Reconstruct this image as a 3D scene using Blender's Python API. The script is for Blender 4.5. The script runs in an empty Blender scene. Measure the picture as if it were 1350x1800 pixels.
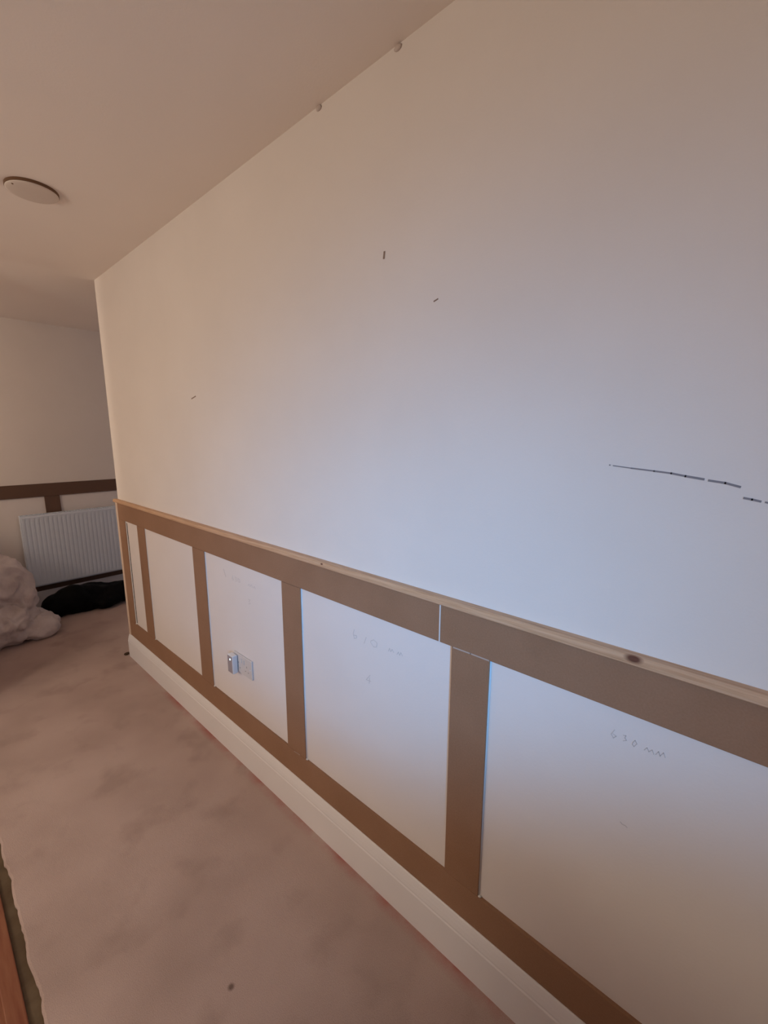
import bpy, bmesh, math, random
from mathutils import Vector, Matrix, noise

random.seed(7)
S = bpy.context.scene
C = S.collection

# ------------------------------------------------------------------ camera
def make_camera():
    cam = bpy.data.cameras.new('camera')
    ob = bpy.data.objects.new('camera', cam); C.objects.link(ob)
    yaw, pitch, roll = math.radians(41.670), math.radians(-10.223), math.radians(0.172)
    F = Vector((-math.sin(yaw)*math.cos(pitch), math.cos(yaw)*math.cos(pitch), math.sin(pitch)))
    r0 = Vector((math.cos(yaw), math.sin(yaw), 0)); u0 = r0.cross(F)
    r = math.cos(roll)*r0 + math.sin(roll)*u0
    u = -math.sin(roll)*r0 + math.cos(roll)*u0
    m = Matrix((r, u, -F)).transposed().to_4x4()
    m.translation = (0.0, -0.86, 1.462)
    ob.matrix_world = m
    cam.sensor_fit = 'HORIZONTAL'; cam.sensor_width = 36.0
    cam.lens = 750.76/1350*36.0
    cam.clip_start = 0.02
    S.camera = ob
make_camera()

# ------------------------------------------------------------------ world, lights, exposure
W = bpy.data.worlds.new('overcast_sky'); S.world = W; W.use_nodes = True
W.node_tree.nodes['Background'].inputs[0].default_value = (0.55, 0.70, 1.0, 1)
W.node_tree.nodes['Background'].inputs[1].default_value = 0.6

def area(name, loc, target, sx, sy, power, col, spread):
    l = bpy.data.lights.new(name, 'AREA'); l.shape = 'RECTANGLE'; l.size = sx; l.size_y = sy
    l.energy = power; l.color = col; l.spread = math.radians(spread)
    o = bpy.data.objects.new(name, l); C.objects.link(o); o.location = loc
    o.rotation_euler = (Vector(target)-Vector(loc)).to_track_quat('-Z', 'Y').to_euler()
    return o
# cool daylight that comes in through the window of the room behind the camera
area('window_daylight', (2.30, -2.40, 1.90), (-0.76, 0.0, 1.02), 0.66, 0.86, 3.7, (0.13, 0.49, 1.0), 25)
# warm bulb of the room the photograph is taken from
def bulb(name, loc, power, col, r):
    l = bpy.data.lights.new(name, 'POINT'); l.energy = power; l.color = col; l.shadow_soft_size = r
    o = bpy.data.objects.new(name, l); C.objects.link(o); o.location = loc
bulb('warm_room_bulb', (-1.80, -2.60, 1.60), 43.5, (1.0, 0.895, 0.735), 0.26)
bulb('warm_fill_bulb', (-3.40, -2.30, 2.00), 25, (1.0, 0.85, 0.68), 0.12)  # added unseen fill bulb that brightens the end wall and recess

S.view_settings.view_transform = 'Standard'; S.view_settings.look = 'None'
S.view_settings.gamma = 1.0; S.view_settings.use_curve_mapping = False
S.view_settings.exposure = 0.0
S.cycles.use_denoising = True
S.cycles.max_bounces = 10; S.cycles.diffuse_bounces = 6

# ------------------------------------------------------------------ materials
def mat(name, col, rough=0.8, spec=0.3):
    m = bpy.data.materials.new(name); m.use_nodes = True
    b = m.node_tree.nodes['Principled BSDF']
    b.inputs['Base Color'].default_value = (*col, 1); b.inputs['Roughness'].default_value = rough
    b.inputs['Specular IOR Level'].default_value = spec
    return m
class N:
    def __init__(s, m): s.t = m.node_tree; s.b = s.t.nodes['Principled BSDF']
    def n(s, kind, **k):
        x = s.t.nodes.new(kind)
        for a, v in k.items():
            if a in x.inputs.keys(): x.inputs[a].default_value = v
            else: setattr(x, a, v)
        return x
    def l(s, a, b): s.t.links.new(a, b)
    def pos(s, scale=(1, 1, 1)):
        g = s.n('ShaderNodeNewGeometry'); mp = s.n('ShaderNodeMapping'); mp.inputs['Scale'].default_value = scale
        s.l(g.outputs['Position'], mp.inputs['Vector']); return mp.outputs[0]
    def noise(s, vec, scale, detail=3.0, rough=0.55):
        x = s.n('ShaderNodeTexNoise'); x.inputs['Scale'].default_value = scale; x.inputs['Detail'].default_value = detail
        x.inputs['Roughness'].default_value = rough; s.l(vec, x.inputs['Vector']); return x.outputs['Fac']
    def ramp(s, fac, stops):
        r = s.n('ShaderNodeValToRGB'); e = r.color_ramp.elements
        e[0].position, e[0].color = stops[0][0], (*stops[0][1], 1)
        e[1].position, e[1].color = stops[-1][0], (*stops[-1][1], 1)
        for p, c in stops[1:-1]:
            q = e.new(p); q.color = (*c, 1)
        s.l(fac, r.inputs['Fac']); return r.outputs['Color']
    def mix(s, fac, a, b, blend='MIX'):
        x = s.n('ShaderNodeMix'); x.data_type = 'RGBA'; x.blend_type = blend
        for v, i in ((fac, 0), (a, 6), (b, 7)):
            if isinstance(v, (int, float)): x.inputs[i].default_value = v
            elif isinstance(v, tuple): x.inputs[i].default_value = (*v, 1)
            else: s.l(v, x.inputs[i])
        return x.outputs[2]
    def bump(s, h, strength, dist):
        x = s.n('ShaderNodeBump'); x.inputs['Strength'].default_value = strength; x.inputs['Distance'].default_value = dist
        s.l(h, x.inputs['Height']); s.l(x.outputs[0], s.b.inputs['Normal'])
    def col(s, c): s.l(c, s.b.inputs['Base Color'])
    def maprange(s, v, a, b, c=0.0, d=1.0):
        x = s.n('ShaderNodeMapRange'); x.inputs[1].default_value = a; x.inputs[2].default_value = b
        x.inputs[3].default_value = c; x.inputs[4].default_value = d; s.l(v, x.inputs[0]); return x.outputs[0]
    def math(s, op, a, b=0.0):
        x = s.n('ShaderNodeMath'); x.operation = op
        for v, i in ((a, 0), (b, 1)):
            if isinstance(v, (int, float)): x.inputs[i].default_value = v
            else: s.l(v, x.inputs[i])
        return x.outputs[0]

def paint(name, a, b, rough=0.75):
    m = mat(name, a, rough, 0.25); g = N(m); p = g.pos()
    g.col(g.ramp(g.noise(p, 2.2, 4), [(0.3, a), (0.7, b)]))
    g.bump(g.math('ADD', g.noise(p, 160, 2), g.math('MULTIPLY', g.noise(p, 12, 3), 1.5)), 0.12, 0.002)
    return m
M = {}
M['wall'] = paint('magnolia_wall_paint', (0.76, 0.705, 0.665), (0.80, 0.745, 0.705))
M['panel'] = paint('panel_paint', (0.77, 0.715, 0.69), (0.81, 0.755, 0.73), 0.6)
M['ceiling'] = paint('ceiling_paint', (0.89, 0.82, 0.765), (0.91, 0.84, 0.785), 0.9)
M['skirt'] = paint('skirting_gloss_paint', (0.79, 0.77, 0.79), (0.83, 0.81, 0.83), 0.38)
M['caulk'] = mat('white_filler', (0.72, 0.71, 0.70), 0.7)
M['metal_bluelit'] = mat('blue_lit_enamel', (0.66, 0.73, 0.84), 0.4, 0.4)  # white enamel with the window's blue light mixed into its colour
M['plastic'] = mat('white_plastic', (0.80, 0.79, 0.79), 0.35, 0.45)
M['plate'] = mat('socket_plate_plastic', (0.66, 0.62, 0.60), 0.4, 0.4)
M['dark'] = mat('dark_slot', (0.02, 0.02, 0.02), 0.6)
M['hole'] = mat('socket_hole', (0.30, 0.27, 0.26), 0.6)
M['face'] = mat('grey_face_plate', (0.36, 0.31, 0.32), 0.4)
M['pencil'] = mat('pencil_lead', (0.60, 0.555, 0.54), 0.8)
M['smear'] = mat('thin_filler_smear', (0.46, 0.37, 0.32), 0.8)
M['scuff'] = mat('dark_scuff', (0.25, 0.235, 0.25), 0.8)
M['fleck'] = mat('brown_fleck', (0.27, 0.19, 0.145), 0.8)
M['diffuser'] = mat('lamp_diffuser', (0.70, 0.62, 0.56), 0.5)
M['crumb'] = mat('grubby_plaster', (0.56, 0.48, 0.44), 0.9)
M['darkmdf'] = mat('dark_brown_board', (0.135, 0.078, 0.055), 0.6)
M['bronze'] = mat('lamp_rim_brown', (0.16, 0.085, 0.045), 0.5)

def mdf():
    m = mat('brown_mdf', (0.30, 0.175, 0.115), 0.62, 0.3); g = N(m); p = g.pos()
    n1 = g.noise(p, 5, 4); n2 = g.noise(p, 240, 2)
    c = g.ramp(n1, [(0.3, (0.285, 0.154, 0.088)), (0.7, (0.335, 0.188, 0.113))])
    g.col(g.mix(0.12, c, g.ramp(n2, [(0.3, (0.17, 0.10, 0.06)), (0.7, (0.42, 0.27, 0.19))])))
    g.bump(n2, 0.08, 0.001); return m
M['mdf'] = mdf()
M['edge'] = mat('raw_timber_edge', (0.66, 0.51, 0.41), 0.7)

def pine():
    m = mat('raw_pine', (0.62, 0.44, 0.29), 0.55, 0.3); g = N(m)
    n = g.noise(g.pos((1.2, 30, 30)), 6, 5, 0.6)
    c = g.ramp(n, [(0.3, (0.48, 0.275, 0.155)), (0.5, (0.59, 0.37, 0.225)), (0.72, (0.66, 0.44, 0.29))])
    geo = g.n('ShaderNodeNewGeometry'); p = geo.outputs['Position']
    for (kx, kz, r) in ((-0.139, 1.058, 0.010), (-1.02, 1.056, 0.004)):
        v = g.n('ShaderNodeVectorMath'); v.operation = 'SUBTRACT'; g.l(p, v.inputs[0]); v.inputs[1].default_value = (kx, -0.012, kz)
        w = g.n('ShaderNodeVectorMath'); w.operation = 'MULTIPLY'; g.l(v.outputs[0], w.inputs[0]); w.inputs[1].default_value = (0.55, 1.0, 1.0)
        ln = g.n('ShaderNodeVectorMath'); ln.operation = 'LENGTH'; g.l(w.outputs[0], ln.inputs[0])
        f = g.maprange(ln.outputs['Value'], r, r*0.45)
        c = g.mix(f, c, (0.13, 0.05, 0.03))
    g.col(c); g.bump(n, 0.1, 0.001); return m
M['pine'] = pine()

def carpet():
    m = mat('worn_beige_carpet', (0.4, 0.3, 0.27), 0.95, 0.1); g = N(m); p = g.pos()
    big = g.noise(p, 2.3, 3, 0.5); mid = g.noise(p, 9, 4, 0.6); fine = g.noise(p, 420, 2)
    c = g.ramp(big, [(0.32, (0.44, 0.330, 0.298)), (0.5, (0.525, 0.400, 0.365)), (0.68, (0.595, 0.462, 0.426))])
    blot = g.maprange(g.noise(p, 6.0, 3, 0.5), 0.54, 0.72, 0.0, 0.42)
    c = g.mix(blot, c, (0.285, 0.200, 0.172))
    c = g.mix(0.22, c, g.ramp(fine, [(0.3, (0.22, 0.16, 0.14)), (0.7, (0.58, 0.46, 0.41))]))
    # red dye stains along the skirting: patches of their own shape
    sep = g.n('ShaderNodeSeparateXYZ'); g.l(p, sep.inputs[0])
    near = g.maprange(sep.outputs['Y'], -0.052, -0.016)
    main = g.maprange(sep.outputs['X'], -2.9, -2.3)
    patch = g.maprange(g.noise(p, 5.0, 5, 0.65), 0.36, 0.62)
    f = g.math('MULTIPLY', g.math('MULTIPLY', near, main), g.math('MULTIPLY', patch, 0.8))
    c = g.mix(f, c, (0.40, 0.115, 0.10))
    # one small dark spot dropped on the pile
    v = g.n('ShaderNodeVectorMath'); v.operation = 'DISTANCE'; g.l(p, v.inputs[0]); v.inputs[1].default_value = (-0.905, -0.456, 0)
    c = g.mix(g.maprange(v.outputs['Value'], 0.011, 0.004, 0.0, 0.75), c, (0.10, 0.06, 0.045))
    g.col(c)
    g.bump(g.math('ADD', fine, g.math('MULTIPLY', mid, 2.0)), 0.28, 0.004); return m
M['carpet'] = carpet()

def redwood():
    m = mat('red_brown_timber', (0.34, 0.12, 0.06), 0.5, 0.3); g = N(m)
    n = g.noise(g.pos((2, 22, 22)), 3, 4)
    g.col(g.ramp(n, [(0.3, (0.20, 0.060, 0.032)), (0.7, (0.29, 0.12, 0.065))])); return m
M['redwood'] = redwood()
def gripper():
    m = mat('dark_threshold', (0.08, 0.055, 0.035), 0.7); g = N(m)
    g.col(g.ramp(g.noise(g.pos(), 14, 4), [(0.3, (0.085, 0.052, 0.028)), (0.7, (0.15, 0.105, 0.062))])); return m
M['gripper'] = gripper()

def cloth(name, a, b, rough, sc=7, spec=0.2):
    m = mat(name, a, rough, spec); g = N(m); p = g.pos()
    g.col(g.ramp(g.noise(p, sc, 4), [(0.3, a), (0.7, b)]))
    g.bump(g.noise(p, 26, 4, 0.6), 0.5, 0.012); return m
M['sheet'] = cloth('dirty_dust_sheet', (0.54, 0.475, 0.475), (0.76, 0.69, 0.69), 0.9)
M['black'] = cloth('black_plastic_bag', (0.003, 0.003, 0.0035), (0.006, 0.006, 0.007), 0.5, 7, 0.08)

led = bpy.data.materials.new('led_glow'); led.use_nodes = True
_b = led.node_tree.nodes['Principled BSDF']; _b.inputs['Base Color'].default_value = (0.6, 0.9, 1, 1)
_b.inputs['Emission Color'].default_value = (0.65, 0.95, 1.0, 1); _b.inputs['Emission Strength'].default_value = 3.0

# ------------------------------------------------------------------ helpers
def tag(o, label=None, cat=None, group=None, kind=None):
    for k, v in (('label', label), ('category', cat), ('group', group), ('kind', kind)):
        if v: o[k] = v
    return o
def empty(name, loc, **k):
    o = bpy.data.objects.new(name, None); C.objects.link(o); o.location = loc
    o.empty_display_size = 0.05
    return tag(o, **k)
def wloc(o):
    v = Vector(o.location)
    while o.parent: o = o.parent; v += Vector(o.location)
    return v
def link(name, bm, m, parent=None, smooth=False, **k):
    """bm is in world coordinates; the origin goes to the centre of its base"""
    me = bpy.data.meshes.new(name)
    bmesh.ops.recalc_face_normals(bm, faces=bm.faces)
    xs = [v.co for v in bm.verts]
    org = Vector(((min(v.x for v in xs)+max(v.x for v in xs))/2, (min(v.y for v in xs)+max(v.y for v in xs))/2, min(v.z for v in xs)))
    bmesh.ops.translate(bm, verts=bm.verts, vec=-org)
    if smooth:
        for f in bm.faces: f.smooth = True
    bm.to_mesh(me); bm.free()
    me.materials.append(m if not isinstance(m, str) else M[m])
    o = bpy.data.objects.new(name, me); C.objects.link(o)
    if parent: o.parent = parent; o.location = org - wloc(parent)
    else: o.location = org
    return tag(o, **k)
def add_box(bm, lo, hi, bevel=0.0, seg=2):
    g = bmesh.ops.create_cube(bm, size=1.0)['verts']
    for v in g: v.co = Vector([lo[i] + (v.co[i]+0.5)*(hi[i]-lo[i]) for i in range(3)])
    if bevel:
        es = list({e for v in g for e in v.link_edges})
        bmesh.ops.bevel(bm, geom=es, offset=bevel, segments=seg, affect='EDGES', profile=0.5)
def box(name, lo, hi, m, parent=None, bevel=0.0, seg=2, **k):
    bm = bmesh.new(); add_box(bm, lo, hi, bevel, seg); return link(name, bm, m, parent, **k)
def prism_x(bm, prof, x0, x1):
    """extrude a closed (y, z) profile along x"""
    a = [bm.verts.new((x0, y, z)) for y, z in prof]; b = [bm.verts.new((x1, y, z)) for y, z in prof]
    n = len(prof)
    for i in range(n): bm.faces.new((a[i], a[(i+1) % n], b[(i+1) % n], b[i]))
    bm.faces.new(a); bm.faces.new(b[::-1])
def lathe(bm, prof, c, seg=48):
    """(radius, z) profile around a vertical axis"""
    rings = []
    for r, z in prof:
        if r < 1e-6: rings.append([bm.verts.new((c[0], c[1], z))])
        else: rings.append([bm.verts.new((c[0]+r*math.cos(2*math.pi*i/seg), c[1]+r*math.sin(2*math.pi*i/seg), z)) for i in range(seg)])
    for A, B in zip(rings, rings[1:]):
        for i in range(seg):
            q = [A[i % len(A)], A[(i+1) % len(A)], B[(i+1) % len(B)], B[i % len(B)]]
            q2 = []
            for v in q:
                if v not in q2: q2.append(v)
            if len(q2) > 2: bm.faces.new(q2)
def stroke(bm, pts, w, y0, th=0.0006):
    """a thin raised pencil or scratch line on a wall facing -y; pts are (x, z)"""
    for (x0, z0), (x1, z1) in zip(pts, pts[1:]):
        d = Vector((x1-x0, z1-z0)); L = d.length
        if L < 1e-6: continue
        d /= L; n = Vector((-d.y, d.x))*w/2; e = d*w*0.3
        q = [(x0-e.x+n.x, z0-e.y+n.y), (x1+e.x+n.x, z1+e.y+n.y), (x1+e.x-n.x, z1+e.y-n.y), (x0-e.x-n.x, z0-e.y-n.y)]
        a = [bm.verts.new((x, y0, z)) for x, z in q]; b = [bm.verts.new((x, y0-th, z)) for x, z in q]
        bm.faces.new(b)
        for i in range(4): bm.faces.new((a[i], a[(i+1) % 4], b[(i+1) % 4], b[i]))

# ------------------------------------------------------------------ the setting
WY = 0.010           # face of the main wall and of the recessed panels; strips stand proud to y = 0
X0, XF, XR = -3.010, -4.455, 2.40
H = 2.332
YB = -3.45
wall = box('wall_right', (X0, WY, 0), (XR, 1.10, H), 'wall', kind='structure',
           label='long off-white wall above the brown panelling')
box('wall_far', (XF-0.12, YB, 0), (XF, 1.62, H), 'wall', kind='structure', label='dim end wall behind the radiator')
box('wall_recess', (XF, 1.50, 0), (X0, 1.62, H), 'wall', kind='structure')
box('wall_left', (-3.10, YB, 0), (-3.00, -0.836, H), 'wall', kind='structure')
def shade_wall(pts, y0, y1):
    bm = bmesh.new()
    ring = [(pts[0][0], 0.0)] + pts + [(pts[-1][0], 0.0)]
    f = [bm.verts.new((x, y0, z)) for x, z in ring]; b = [bm.verts.new((x, y1, z)) for x, z in ring]
    for i in range(len(ring)): bm.faces.new((f[i], f[(i+1) % len(f)], b[(i+1) % len(b)], b[i]))
    bm.faces.new(f); bm.faces.new(b[::-1])
    link('wall_shade_added', bm, 'wall', kind='structure')
shade_wall([(-0.86, 0.85), (0.38, 0.86), (0.95, 1.14), (1.90, 1.14)], -1.02, -0.92)  # added low wall out of view, shaped to shade the lower right
shade_wall([(XF, 0.95), (-3.10, 0.95)], -0.94, -0.86)  # another added unseen low wall, keeps bulb light off the far carpet
box('wall_back', (XF-0.12, YB-0.12, 0), (XR+0.12, YB, H), 'wall', kind='structure')
WN = (-2.85, -1.95, 1.35, 2.28)      # window opening in the side wall: y0, y1, z0, z1
bm = bmesh.new()
add_box(bm, (XR, YB, 0), (XR+0.12, WN[0], H)); add_box(bm, (XR, WN[1], 0), (XR+0.12, WY, H))
add_box(bm, (XR, WN[0], 0), (XR+0.12, WN[1], WN[2])); add_box(bm, (XR, WN[0], WN[3]), (XR+0.12, WN[1], H))
link('wall_side', bm, 'wall', kind='structure')
bm = bmesh.new()
for y0, y1, z0, z1 in ((WN[0], WN[0]+0.05, WN[2], WN[3]), (WN[1]-0.05, WN[1], WN[2], WN[3]), (WN[0]+0.05, WN[1]-0.05, WN[2], WN[2]+0.05), (WN[0]+0.05, WN[1]-0.05, WN[3]-0.05, WN[3]), (-2.42, -2.38, WN[2]+0.05, WN[3]-0.05)):
    add_box(bm, (XR+0.03, y0, z0), (XR+0.09, y1, z1), 0.004)
link('window_1', bm, 'metal_bluelit', kind='structure')
box('ceiling', (XF-0.12, YB-0.12, H), (XR+0.12, 1.62, H+0.1), 'ceiling', kind='structure', label='plain off-white ceiling')

# carpet with a frayed edge along the threshold
bm = bmesh.new(); n = 420
row = []
for i in range(n+1):
    x = XF + (XR-XF)*i/n
    y = -0.8045 + 0.007*(noise.noise(Vector((x*9, 0, 0)))) + 0.004*noise.noise(Vector((x*37, 3, 0)))
    row.append((bm.verts.new((x, y, -0.014)), bm.verts.new((x, y, -0.003)), bm.verts.new((x, y+0.006, 0.0)), bm.verts.new((x, 1.5, 0.0)), bm.verts.new((x, 1.5, -0.014))))
for a, b in zip(row, row[1:]):
    for k in range(4): bm.faces.new((a[k], b[k], b[k+1], a[k+1]))
link('floor', bm, 'carpet', kind='structure', label='worn pinkish-beige carpet with dark blotches and red stains by the skirting')
box('floor_room', (XF, YB, -0.03), (XR, -0.86, -0.004), 'redwood', kind='structure')
box('trim_3', (-3.00, -0.872, -0.020), (XR, -0.832, 0.001), 'redwood', bevel=0.003, kind='structure', label='red-brown timber threshold at the edge of the carpet')
box('trim_4', (-3.00, -0.832, -0.030), (XR, -0.798, -0.0085), 'gripper', kind='structure', label='dark strip between the carpet edge and the red-brown timber')

# skirting board of the main wall: flat face, small step, bevelled top
ZS = 0.156
def skirt_prof(f):   # f: outward sign / offset mapping to y
    return [(f(0.0), 0.0), (f(0.0245), 0.0), (f(0.0245), 0.112), (f(0.0225), 0.116), (f(0.0225), 0.121), (f(0.0195), 0.134), (f(0.016), 0.145), (f(0.013), 0.153), (f(0.0105), ZS), (f(0.0), ZS)]
bm = bmesh.new(); prism_x(bm, skirt_prof(lambda d: WY-d-0.0005), X0-0.020, XR-0.001)
link('baseboard_right', bm, 'skirt', kind='structure', label='cream painted skirting board under the brown panelling')
bm = bmesh.new()
a = []; b = []
for d, z in skirt_prof(lambda d: d):
    a.append(bm.verts.new((XF+0.0005+d, -0.834, z))); b.append(bm.verts.new((XF+0.0005+d, 1.499, z)))
for i in range(len(a)): bm.faces.new((a[i], a[(i+1) % len(a)], b[(i+1) % len(b)], b[i]))
bm.faces.new(a); bm.faces.new(b[::-1])
link('baseboard_far', bm, 'skirt', kind='structure', label='pale skirting board below the radiator')

# ------------------------------------------------------------------ panelling of the main wall
T = empty('trim_1', (-0.6, WY, ZS), kind='structure', label='brown board frame panelling with a pale pine cap along the main wall')
ZB, ZT, ZC = 0.263, 0.938, 1.043
JX = -0.5735
bv = 0.0012
box('top_rail', (X0+0.009, 0.0, ZT), (JX-0.0012, WY, ZC), 'mdf', T, bv)
box('top_rail', (JX+0.0012, 0.0, ZT), (XR-0.002, WY, ZC), 'mdf', T, bv)
box('bottom_rail', (X0+0.009, 0.0, ZS), (XR-0.002, WY, ZB), 'mdf', T, bv)
stiles = [(-3.001, -2.897), (-2.696, -2.583), (-1.983, -1.865), (-1.266, -1.155), (-0.536, -0.431), (0.200, 0.305), (0.93, 1.035), (1.66, 1.765)]
for x0, x1 in stiles:
    box('stile', (x0, 0.0003, ZB+0.0008), (x1, WY, ZT-0.0008), 'mdf', T, bv)
for (xa, xb) in zip(stiles, stiles[1:]):
    box('panel', (xa[1], WY-0.0022, ZB), (xb[0], WY+0.0002, ZT), 'panel', T, label='off-white recessed panel between brown strips')
# pale corner strip closing the end of the panelling
box('end_strip', (X0-0.022, -0.002, ZS-0.006), (X0+0.0088, WY+0.004, ZC), 'edge', T, 0.002, label='pale timber strip at the wall corner')
# pine cap with a rounded nose
bm = bmesh.new()
prism_x(bm, [(WY, 1.0432), (-0.0100, 1.0432), (-0.0122, 1.0455), (-0.0130, 1.0500), (-0.0128, 1.0555), (-0.0108, 1.0600), (-0.0070, 1.0622), (WY, 1.0625)], X0-0.024, XR-0.002)
link('cap_rail', bm, 'pine', T, label='pale raw pine cap with a dark knot')
# filler: joint of the top rail, stile joints, caulk beads on the camera side of the stiles, also standing in for their blue-lit edges
box('filler', (JX-0.0016, -0.0005, ZT+0.001), (JX+0.0016, WY, ZC-0.001), 'caulk', T)
def filler_smear(x0, z0, x1, z1, w):
    bm = bmesh.new(); stroke(bm, [(x0, z0), ((x0+x1)/2, (z0+z1)/2+0.0004), (x1, z1)], w, 0.0002, 0.0005); link('filler', bm, 'smear', T)
filler_smear(-0.531, ZT-0.0005, -0.433, ZT+0.0003, 0.0034)
filler_smear(-1.225, ZB-0.002, -1.190, ZB+0.001, 0.0022)
for x0, x1 in stiles[:6]:
    bm = bmesh.new()
    n = 26
    vs = []
    for i in range(n+1):
        z = ZB+0.001+(ZT-ZB-0.002)*i/n
        w = 0.0019 + 0.0009*noise.noise(Vector((x1*7, z*13, 1)))
        yb = WY-0.0022
        vs.append((bm.verts.new((x1-0.0003, yb-0.0045, z)), bm.verts.new((x1+w*0.5, yb-0.002, z)), bm.verts.new((x1+w, yb, z)), bm.verts.new((x1-0.0003, yb, z))))
    for a, b in zip(vs, vs[1:]):
        for k in range(4): bm.faces.new((a[k], a[(k+1) % 4], b[(k+1) % 4], b[k]))
    bm.faces.new(vs[0]); bm.faces.new(vs[-1][::-1])
    link('bright_edge_bead', bm, 'caulk', T)
    bm = bmesh.new()       # little blob left in the lower corner
    bmesh.ops.create_icosphere(bm, subdivisions=2, radius=0.006)
    for v in bm.verts: v.co = Vector((x1+0.003+v.co.x, WY-0.004+v.co.y*0.9, ZB+0.0015+v.co.z*0.6))
    link('filler', bm, 'caulk', T, smooth=True)

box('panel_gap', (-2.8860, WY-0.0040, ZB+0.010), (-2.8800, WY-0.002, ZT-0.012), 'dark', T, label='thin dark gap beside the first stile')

# marks on the main wall and pencil notes on the panels
bm = bmesh.new()
stroke(bm, [(-0.2160, 1.4086), (-0.2148, 1.4084)], 0.0022, WY); link('scuff_mark', bm, 'scuff', wall)
def tapered(bm, pts, ws, y0):
    for (p, q), w in zip(zip(pts, pts[1:]), ws): stroke(bm, [p, q], w, y0)
bm = bmesh.new(); tapered(bm, [(-0.2097, 1.4077), (-0.1796, 1.4046), (-0.1441, 1.4015), (-0.1187, 1.3991), (-0.0983, 1.3956), (-0.0732, 1.3921)], [0.0018, 0.0025, 0.003, 0.0034, 0.0038], WY)
link('scuff_mark', bm, 'scuff', wall, label='long dark scuff line')
bm = bmesh.new(); stroke(bm, [(-0.0663, 1.3907), (-0.0449, 1.3881), (-0.0260, 1.3833)], 0.0036, WY); link('scuff_mark', bm, 'scuff', wall)
bm = bmesh.new(); stroke(bm, [(-0.0192, 1.3664), (-0.0095, 1.3651), (0.0007, 1.3631)], 0.0034, WY); link('scuff_mark', bm, 'scuff', wall)
bm = bmesh.new(); stroke(bm, [(0.0067, 1.3624), (0.0200, 1.3600)], 0.0026, WY); link('scuff_mark', bm, 'scuff', wall)
for a, b, w in (((-0.7753, 1.9119), (-0.7772, 1.8980), 0.0055), ((-0.6099, 1.7708), (-0.6209, 1.7674), 0.0030), ((-1.853, 1.6224), (-1.8921, 1.6139), 0.0045)):
    bm = bmesh.new(); stroke(bm, [a, b], w, WY); link('wall_nick', bm, 'fleck', wall)
for x, z in ((-1.012, 2.322), (-0.735, 2.321)):      # crumbs of plaster where wall and ceiling meet
    bm = bmesh.new(); bmesh.ops.create_icosphere(bm, subdivisions=2, radius=0.007)
    for v in bm.verts: v.co = Vector((x+v.co.x*1.6, WY-0.001+v.co.y*0.6, z+0.004+v.co.z))
    link('plaster_crumb', bm, 'crumb', wall, smooth=True)
YP = WY-0.0022
notes = {
 'note_610_mm': ([[(-0.8942, 0.8663), (-0.8994, 0.8513), (-0.8945, 0.8357), (-0.8844, 0.8411), (-0.8843, 0.8487), (-0.8960, 0.8470)],
   [(-0.8426, 0.8577), (-0.8524, 0.8331)],
   [(-0.8235, 0.8523), (-0.8118, 0.8599), (-0.798, 0.8537), (-0.8003, 0.8402), (-0.8119, 0.8368), (-0.8236, 0.8468), (-0.8235, 0.8523)],
   [(-0.7531, 0.8443), (-0.7488, 0.8547), (-0.7440, 0.8460), (-0.7390, 0.8550), (-0.7330, 0.8470)],
   [(-0.7210, 0.8460), (-0.7160, 0.8550), (-0.7110, 0.8470), (-0.7062, 0.8565), (-0.6999, 0.8480)]], 0.0016),
 'note_4': ([[(-0.8263, 0.739), (-0.8434, 0.7167), (-0.8230, 0.7190)], [(-0.8287, 0.7304), (-0.8312, 0.7083)]], 0.0016),
 'note_630_mm': ([[(-0.1600, 0.8901), (-0.1654, 0.8779), (-0.1607, 0.8715), (-0.1563, 0.8775), (-0.1625, 0.8800)],
   [(-0.1447, 0.8860), (-0.1399, 0.8873), (-0.1413, 0.8816), (-0.1382, 0.8780), (-0.1436, 0.8741)],
   [(-0.1272, 0.8790), (-0.124, 0.8857), (-0.1205, 0.8796), (-0.1247, 0.8717), (-0.1279, 0.8750), (-0.1272, 0.8790)],
   [(-0.1076, 0.8736), (-0.1035, 0.8807), (-0.1000, 0.8740), (-0.0951, 0.8804), (-0.0918, 0.8730)], [(-0.0890, 0.8740), (-0.0850, 0.8824), (-0.0820, 0.8750), (-0.0772, 0.8842), (-0.0740, 0.8760)]], 0.0013),
 'note_tick': ([[(-0.1325, 0.6966), (-0.1291, 0.6936), (-0.1230, 0.6939), (-0.1197, 0.6921)]], 0.0018),
 'note_slash': ([[(-1.7039, 0.8871), (-1.6962, 0.8707), (-1.6882, 0.8558)]], 0.0026),
 'note_630_faint': ([[(-1.6300, 0.8740), (-1.6350, 0.8600), (-1.6270, 0.8540), (-1.6210, 0.8600), (-1.6320, 0.8640)], [(-1.6106, 0.8720), (-1.5990, 0.8720), (-1.6050, 0.8640), (-1.5980, 0.8570), (-1.6090, 0.8530)],
   [(-1.5866, 0.8720), (-1.5741, 0.8708), (-1.5720, 0.8580), (-1.5840, 0.8560), (-1.5880, 0.8660), (-1.5866, 0.8720)], [(-1.5105, 0.8580), (-1.5005, 0.8680), (-1.4940, 0.8590), (-1.4829, 0.8690), (-1.4750, 0.8590)], [(-1.4690, 0.8590), (-1.4620, 0.8670), (-1.4540, 0.8570)]], 0.0013),
 'note_3': ([[(-1.5159, 0.7992), (-1.4984, 0.8000), (-1.5089, 0.7911), (-1.4984, 0.7841), (-1.5140, 0.7790)]], 0.0014),
}
for k, (lines, w) in notes.items():
    bm = bmesh.new()
    for ln in lines: stroke(bm, ln, w, YP, 0.0005)
    link('pencil_note', bm, 'pencil', T, label='faint pencil note')

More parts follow.
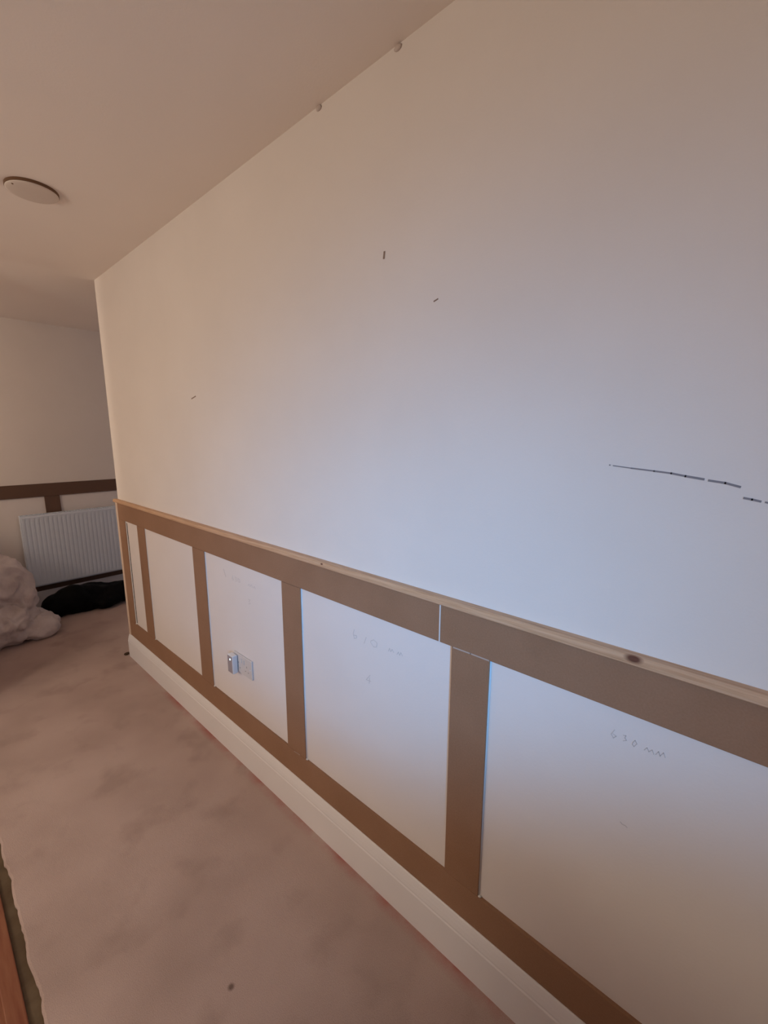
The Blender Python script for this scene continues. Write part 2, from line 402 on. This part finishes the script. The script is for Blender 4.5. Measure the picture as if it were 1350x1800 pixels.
# ------------------------------------------------------------------ panelling of the end wall
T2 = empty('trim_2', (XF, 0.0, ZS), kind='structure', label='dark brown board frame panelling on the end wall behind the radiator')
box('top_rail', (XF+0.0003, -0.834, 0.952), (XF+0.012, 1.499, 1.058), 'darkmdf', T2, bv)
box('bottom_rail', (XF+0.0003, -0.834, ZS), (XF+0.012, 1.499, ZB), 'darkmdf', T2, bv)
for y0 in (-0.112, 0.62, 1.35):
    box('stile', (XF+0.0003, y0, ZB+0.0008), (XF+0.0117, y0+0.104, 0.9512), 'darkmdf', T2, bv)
for ya, yb in ((-0.83, -0.112), (-0.008, 0.62), (0.724, 1.35)):
    box('panel', (XF+0.0002, ya, ZB), (XF+0.0022, yb, 0.952), 'panel', T2)

# ------------------------------------------------------------------ radiator
RX = XF+0.105            # front face
RY0, RY1, RZ0, RZ1 = -0.295, 0.705, 0.222, 0.812
R = empty('radiator', (XF+0.06, (RY0+RY1)/2, RZ0), label='white fluted panel radiator on the end wall behind the corner', cat='radiator')
bm = bmesh.new()
pts = []
pitch = 0.0300; y = RY0+0.018
prof = [(RX-0.004, RY0), (RX-0.001, RY0+0.003), (RX, RY0+0.006)]
while y < RY1-0.03:
    prof += [(RX, y), (RX-0.0025, y+0.006), (RX-0.0025, y+0.012), (RX, y+0.018)]; y += pitch
prof += [(RX, RY1-0.006), (RX-0.001, RY1-0.003), (RX-0.004, RY1)]
zl = [(RZ0, -0.006), (RZ0+0.012, 0.0), (RZ0+0.045, None), (RZ1-0.045, None), (RZ1-0.012, 0.0), (RZ1, -0.006)]
rows = []
for z, off in zl:
    if off is None: rows.append([bm.verts.new((x, yy, z)) for x, yy in prof])
    else: rows.append([bm.verts.new((RX+off if 2 <= i < len(prof)-2 else x+off, yy, z)) for i, (x, yy) in enumerate(prof)])
for a, b in zip(rows, rows[1:]):
    for i in range(len(a)-1): bm.faces.new((a[i], a[i+1], b[i+1], b[i]))
link('front_panel', bm, 'metal_bluelit', R)
box('back_panel', (XF+0.035, RY0+0.004, RZ0+0.01), (XF+0.047, RY1-0.004, RZ1-0.012), 'metal_bluelit', R, 0.003)
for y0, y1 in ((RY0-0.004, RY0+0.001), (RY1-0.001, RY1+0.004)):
    box('side_cover', (XF+0.035, y0, RZ0+0.006), (RX-0.003, y1, RZ1+0.003), 'metal_bluelit', R, 0.0015)
bm = bmesh.new()
add_box(bm, (XF+0.035, RY0, RZ1-0.004), (XF+0.041, RY1, RZ1+0.004)); add_box(bm, (RX-0.010, RY0, RZ1-0.004), (RX-0.004, RY1, RZ1+0.004))
yy = RY0+0.01
while yy < RY1: add_box(bm, (XF+0.041, yy, RZ1-0.003), (RX-0.010, yy+0.006, RZ1+0.003)); yy += 0.02
link('top_grille', bm, 'metal_bluelit', R)
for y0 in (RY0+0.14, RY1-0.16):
    box('wall_bracket', (XF+0.0125, y0, RZ0+0.05), (XF+0.036, y0+0.03, RZ1-0.06), 'metal_bluelit', R)
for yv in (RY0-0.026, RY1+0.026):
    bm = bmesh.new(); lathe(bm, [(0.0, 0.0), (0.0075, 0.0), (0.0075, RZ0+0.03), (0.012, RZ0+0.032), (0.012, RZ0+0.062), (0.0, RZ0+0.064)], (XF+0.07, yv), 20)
    link('valve_pipe', bm, 'metal_bluelit', R, smooth=True)

# ------------------------------------------------------------------ ceiling lamp (switched off)
LC = (-2.100, -0.4190)
LR = 0.079
L = empty('ceiling_lamp', (LC[0], LC[1], H-0.03), label='round flush ceiling lamp with a thin brown rim, switched off', cat='lamp')
bm = bmesh.new(); lathe(bm, [(0.0, H), (LR, H), (LR, H-0.002), (LR, H-0.0085), (LR-0.001, H-0.0095), (0.0, H-0.0095)], LC, 64); link('rim', bm, 'bronze', L)
bm = bmesh.new()
lathe(bm, [(LR-0.002, H-0.0096), (LR-0.0015, H-0.0110), (LR-0.005, H-0.0130), (LR-0.016, H-0.0150), (0.040, H-0.0165), (0.0, H-0.0172)], LC, 64)
link('diffuser', bm, 'diffuser', L, smooth=True)
bm = bmesh.new(); bmesh.ops.create_icosphere(bm, subdivisions=2, radius=0.004)
for v in bm.verts: v.co += Vector((LC[0]+0.028, LC[1]-0.060, H-0.0125))
link('clip', bm, 'bronze', L, smooth=True)

# ------------------------------------------------------------------ socket and plug-in adapter
SX0, SX1, SZ0, SZ1 = -1.651, -1.505, 0.440, 0.527
SK = empty('wall_socket', ((SX0+SX1)/2, YP, SZ0), label='double wall socket plate low in the third panel', cat='socket')
box('plate', (SX0, YP-0.0075, SZ0), (SX1, YP, SZ1), 'plate', SK, 0.003, 3)
yf = YP-0.0075
for cx in (SX0+0.040, SX1-0.040):
    for dx, dz, w, h in ((0, 0.004, 0.004, 0.008), (-0.011, -0.018, 0.0065, 0.004), (0.011, -0.018, 0.0065, 0.004)):
        box('pin_hole', (cx+dx-w/2, yf-0.0002, SZ0+0.043+dz-h/2), (cx+dx+w/2, yf+0.003, SZ0+0.043+dz+h/2), 'hole', SK)
for cx in (SX0+0.062, SX1-0.062):
    box('switch', (cx-0.0055, yf-0.0025, SZ0+0.052), (cx+0.0055, yf+0.001, SZ0+0.072), 'plate', SK, 0.001)
for cx in (SX0+0.0125, SX1-0.0125):
    bm = bmesh.new()
    bmesh.ops.create_cone(bm, cap_ends=True, segments=20, radius1=0.0032, radius2=0.0032, depth=0.001)
    for v in bm.verts: v.co = Vector((cx+v.co.x, yf-0.0002+v.co.z, SZ0+0.0435+v.co.y))
    link('screw', bm, 'metal_bluelit', SK)
AX0, AX1, AY, AZ0, AZ1 = -1.657, -1.613, -0.0265, 0.437, 0.521
A = empty('plug_adapter', ((AX0+AX1)/2, yf, AZ0), label='small white plug-in box with a lit blue-white dot on the wall socket', cat='adapter')
box('body', (AX0, AY, AZ0), (AX1, yf-0.0028, AZ1), 'plastic', A, 0.0035, 3)
bm = bmesh.new()
bmesh.ops.create_uvsphere(bm, u_segments=16, v_segments=8, radius=0.0042)
for v in bm.verts: v.co = Vector((-1.632+v.co.x, AY-0.0006+v.co.y*0.3, 0.503+v.co.z))
box('face_plate', (AX0+0.003, AY-0.0006, AZ0+0.003), (AX1-0.003, AY+0.001, AZ1-0.003), 'face', A, 0.0004, label='grey front of the plug-in box')
link('led', bm, led, A, smooth=True, label='lit blue-white dot')
box('vent', (AX1-0.0006, -0.016, AZ0+0.018), (AX1+0.0003, -0.0125, AZ1-0.018), 'plastic', A)

# ------------------------------------------------------------------ bundles on the floor
def lumpy(name, lobes, m, voxel, amp, seed, fold, **k):
    """lobes: (centre, radii); fused into one crumpled skin"""
    bm = bmesh.new()
    for c, r in lobes:
        g = bmesh.ops.create_icosphere(bm, subdivisions=4, radius=1.0)['verts']
        for v in g:
            d = v.co.normalized()
            t = 1.0 + 0.16*noise.noise(d*1.7+Vector((seed, c[0]*9, c[1]*9))) + 0.05*noise.noise(d*4.5+Vector((seed, 1, c[2]*9)))
            v.co = Vector((c[0]+d.x*r[0]*t, c[1]+d.y*r[1]*t, max(0.003, c[2]+d.z*r[2]*t)))
    tmp = bpy.data.meshes.new('tmp'); bm.to_mesh(tmp); bm.free()
    o = bpy.data.objects.new('tmp', tmp); C.objects.link(o)
    md = o.modifiers.new('r', 'REMESH'); md.mode = 'VOXEL'; md.voxel_size = voxel
    dg = bpy.context.evaluated_depsgraph_get(); dg.update()
    me = bpy.data.meshes.new_from_object(o.evaluated_get(dg))
    bpy.data.objects.remove(o); bpy.data.meshes.remove(tmp)
    bm = bmesh.new(); bm.from_mesh(me); bpy.data.meshes.remove(me)
    for _ in range(3): bmesh.ops.smooth_vert(bm, verts=bm.verts, factor=0.5, use_axis_x=True, use_axis_y=True, use_axis_z=True)
    bm.normal_update()
    disp = []
    for v in bm.verts:
        p = v.co*fold + Vector((seed, 0, 0))
        w = Vector((noise.noise(p*0.7), noise.noise(p*0.7+Vector((5, 5, 5))), noise.noise(p*0.7+Vector((9, 2, 4)))))
        ridge = 1.0-abs(noise.noise(p+w*1.3))*2.2
        disp.append(v.normal*amp*(ridge*0.9+0.4*noise.noise(p*2.3)))
    for v, d in zip(bm.verts, disp):
        v.co += d; v.co.z = max(v.co.z, 0.001)
    return link(name, bm, m, smooth=True, **k)
lumpy('dust_sheet', [((-3.95, -0.56, 0.13), (0.25, 0.22, 0.17)), ((-3.98, -0.53, 0.38), (0.17, 0.17, 0.24)), ((-3.93, -0.35, 0.07), (0.20, 0.13, 0.08)), ((-4.02, -0.63, 0.34), (0.16, 0.14, 0.26)), ((-3.96, -0.43, 0.30), (0.13, 0.10, 0.19))],
      'sheet', 0.011, 0.024, 3.0, 8.5, label='crumpled pale dust sheet heaped on the carpet beside the radiator', cat='dust sheet')
lumpy('bag', [((-4.17, 0.03, 0.09), (0.10, 0.27, 0.115)), ((-4.16, 0.27, 0.09), (0.10, 0.20, 0.085)), ((-4.18, -0.17, 0.08), (0.09, 0.11, 0.095)), ((-4.15, -0.06, 0.13), (0.09, 0.13, 0.10)), ((-4.08, 0.16, 0.05), (0.075, 0.10, 0.05))],
      'black', 0.012, 0.010, 8.0, 7.0, label='limp black bag lying on the carpet under the radiator', cat='bag')
bm = bmesh.new(); bmesh.ops.create_icosphere(bm, subdivisions=2, radius=1)
for v in bm.verts:
    t = 1+0.3*noise.noise(v.co*2)
    v.co = Vector((-3.060+v.co.x*0.014*t, -0.020+v.co.y*0.020*t, 0.008+v.co.z*0.008))
link('wood_scrap', bm, mat('scrap_brown', (0.06, 0.035, 0.02), 0.8), smooth=True, label='small dark scrap on the carpet at the foot of the wall corner', cat='scrap')
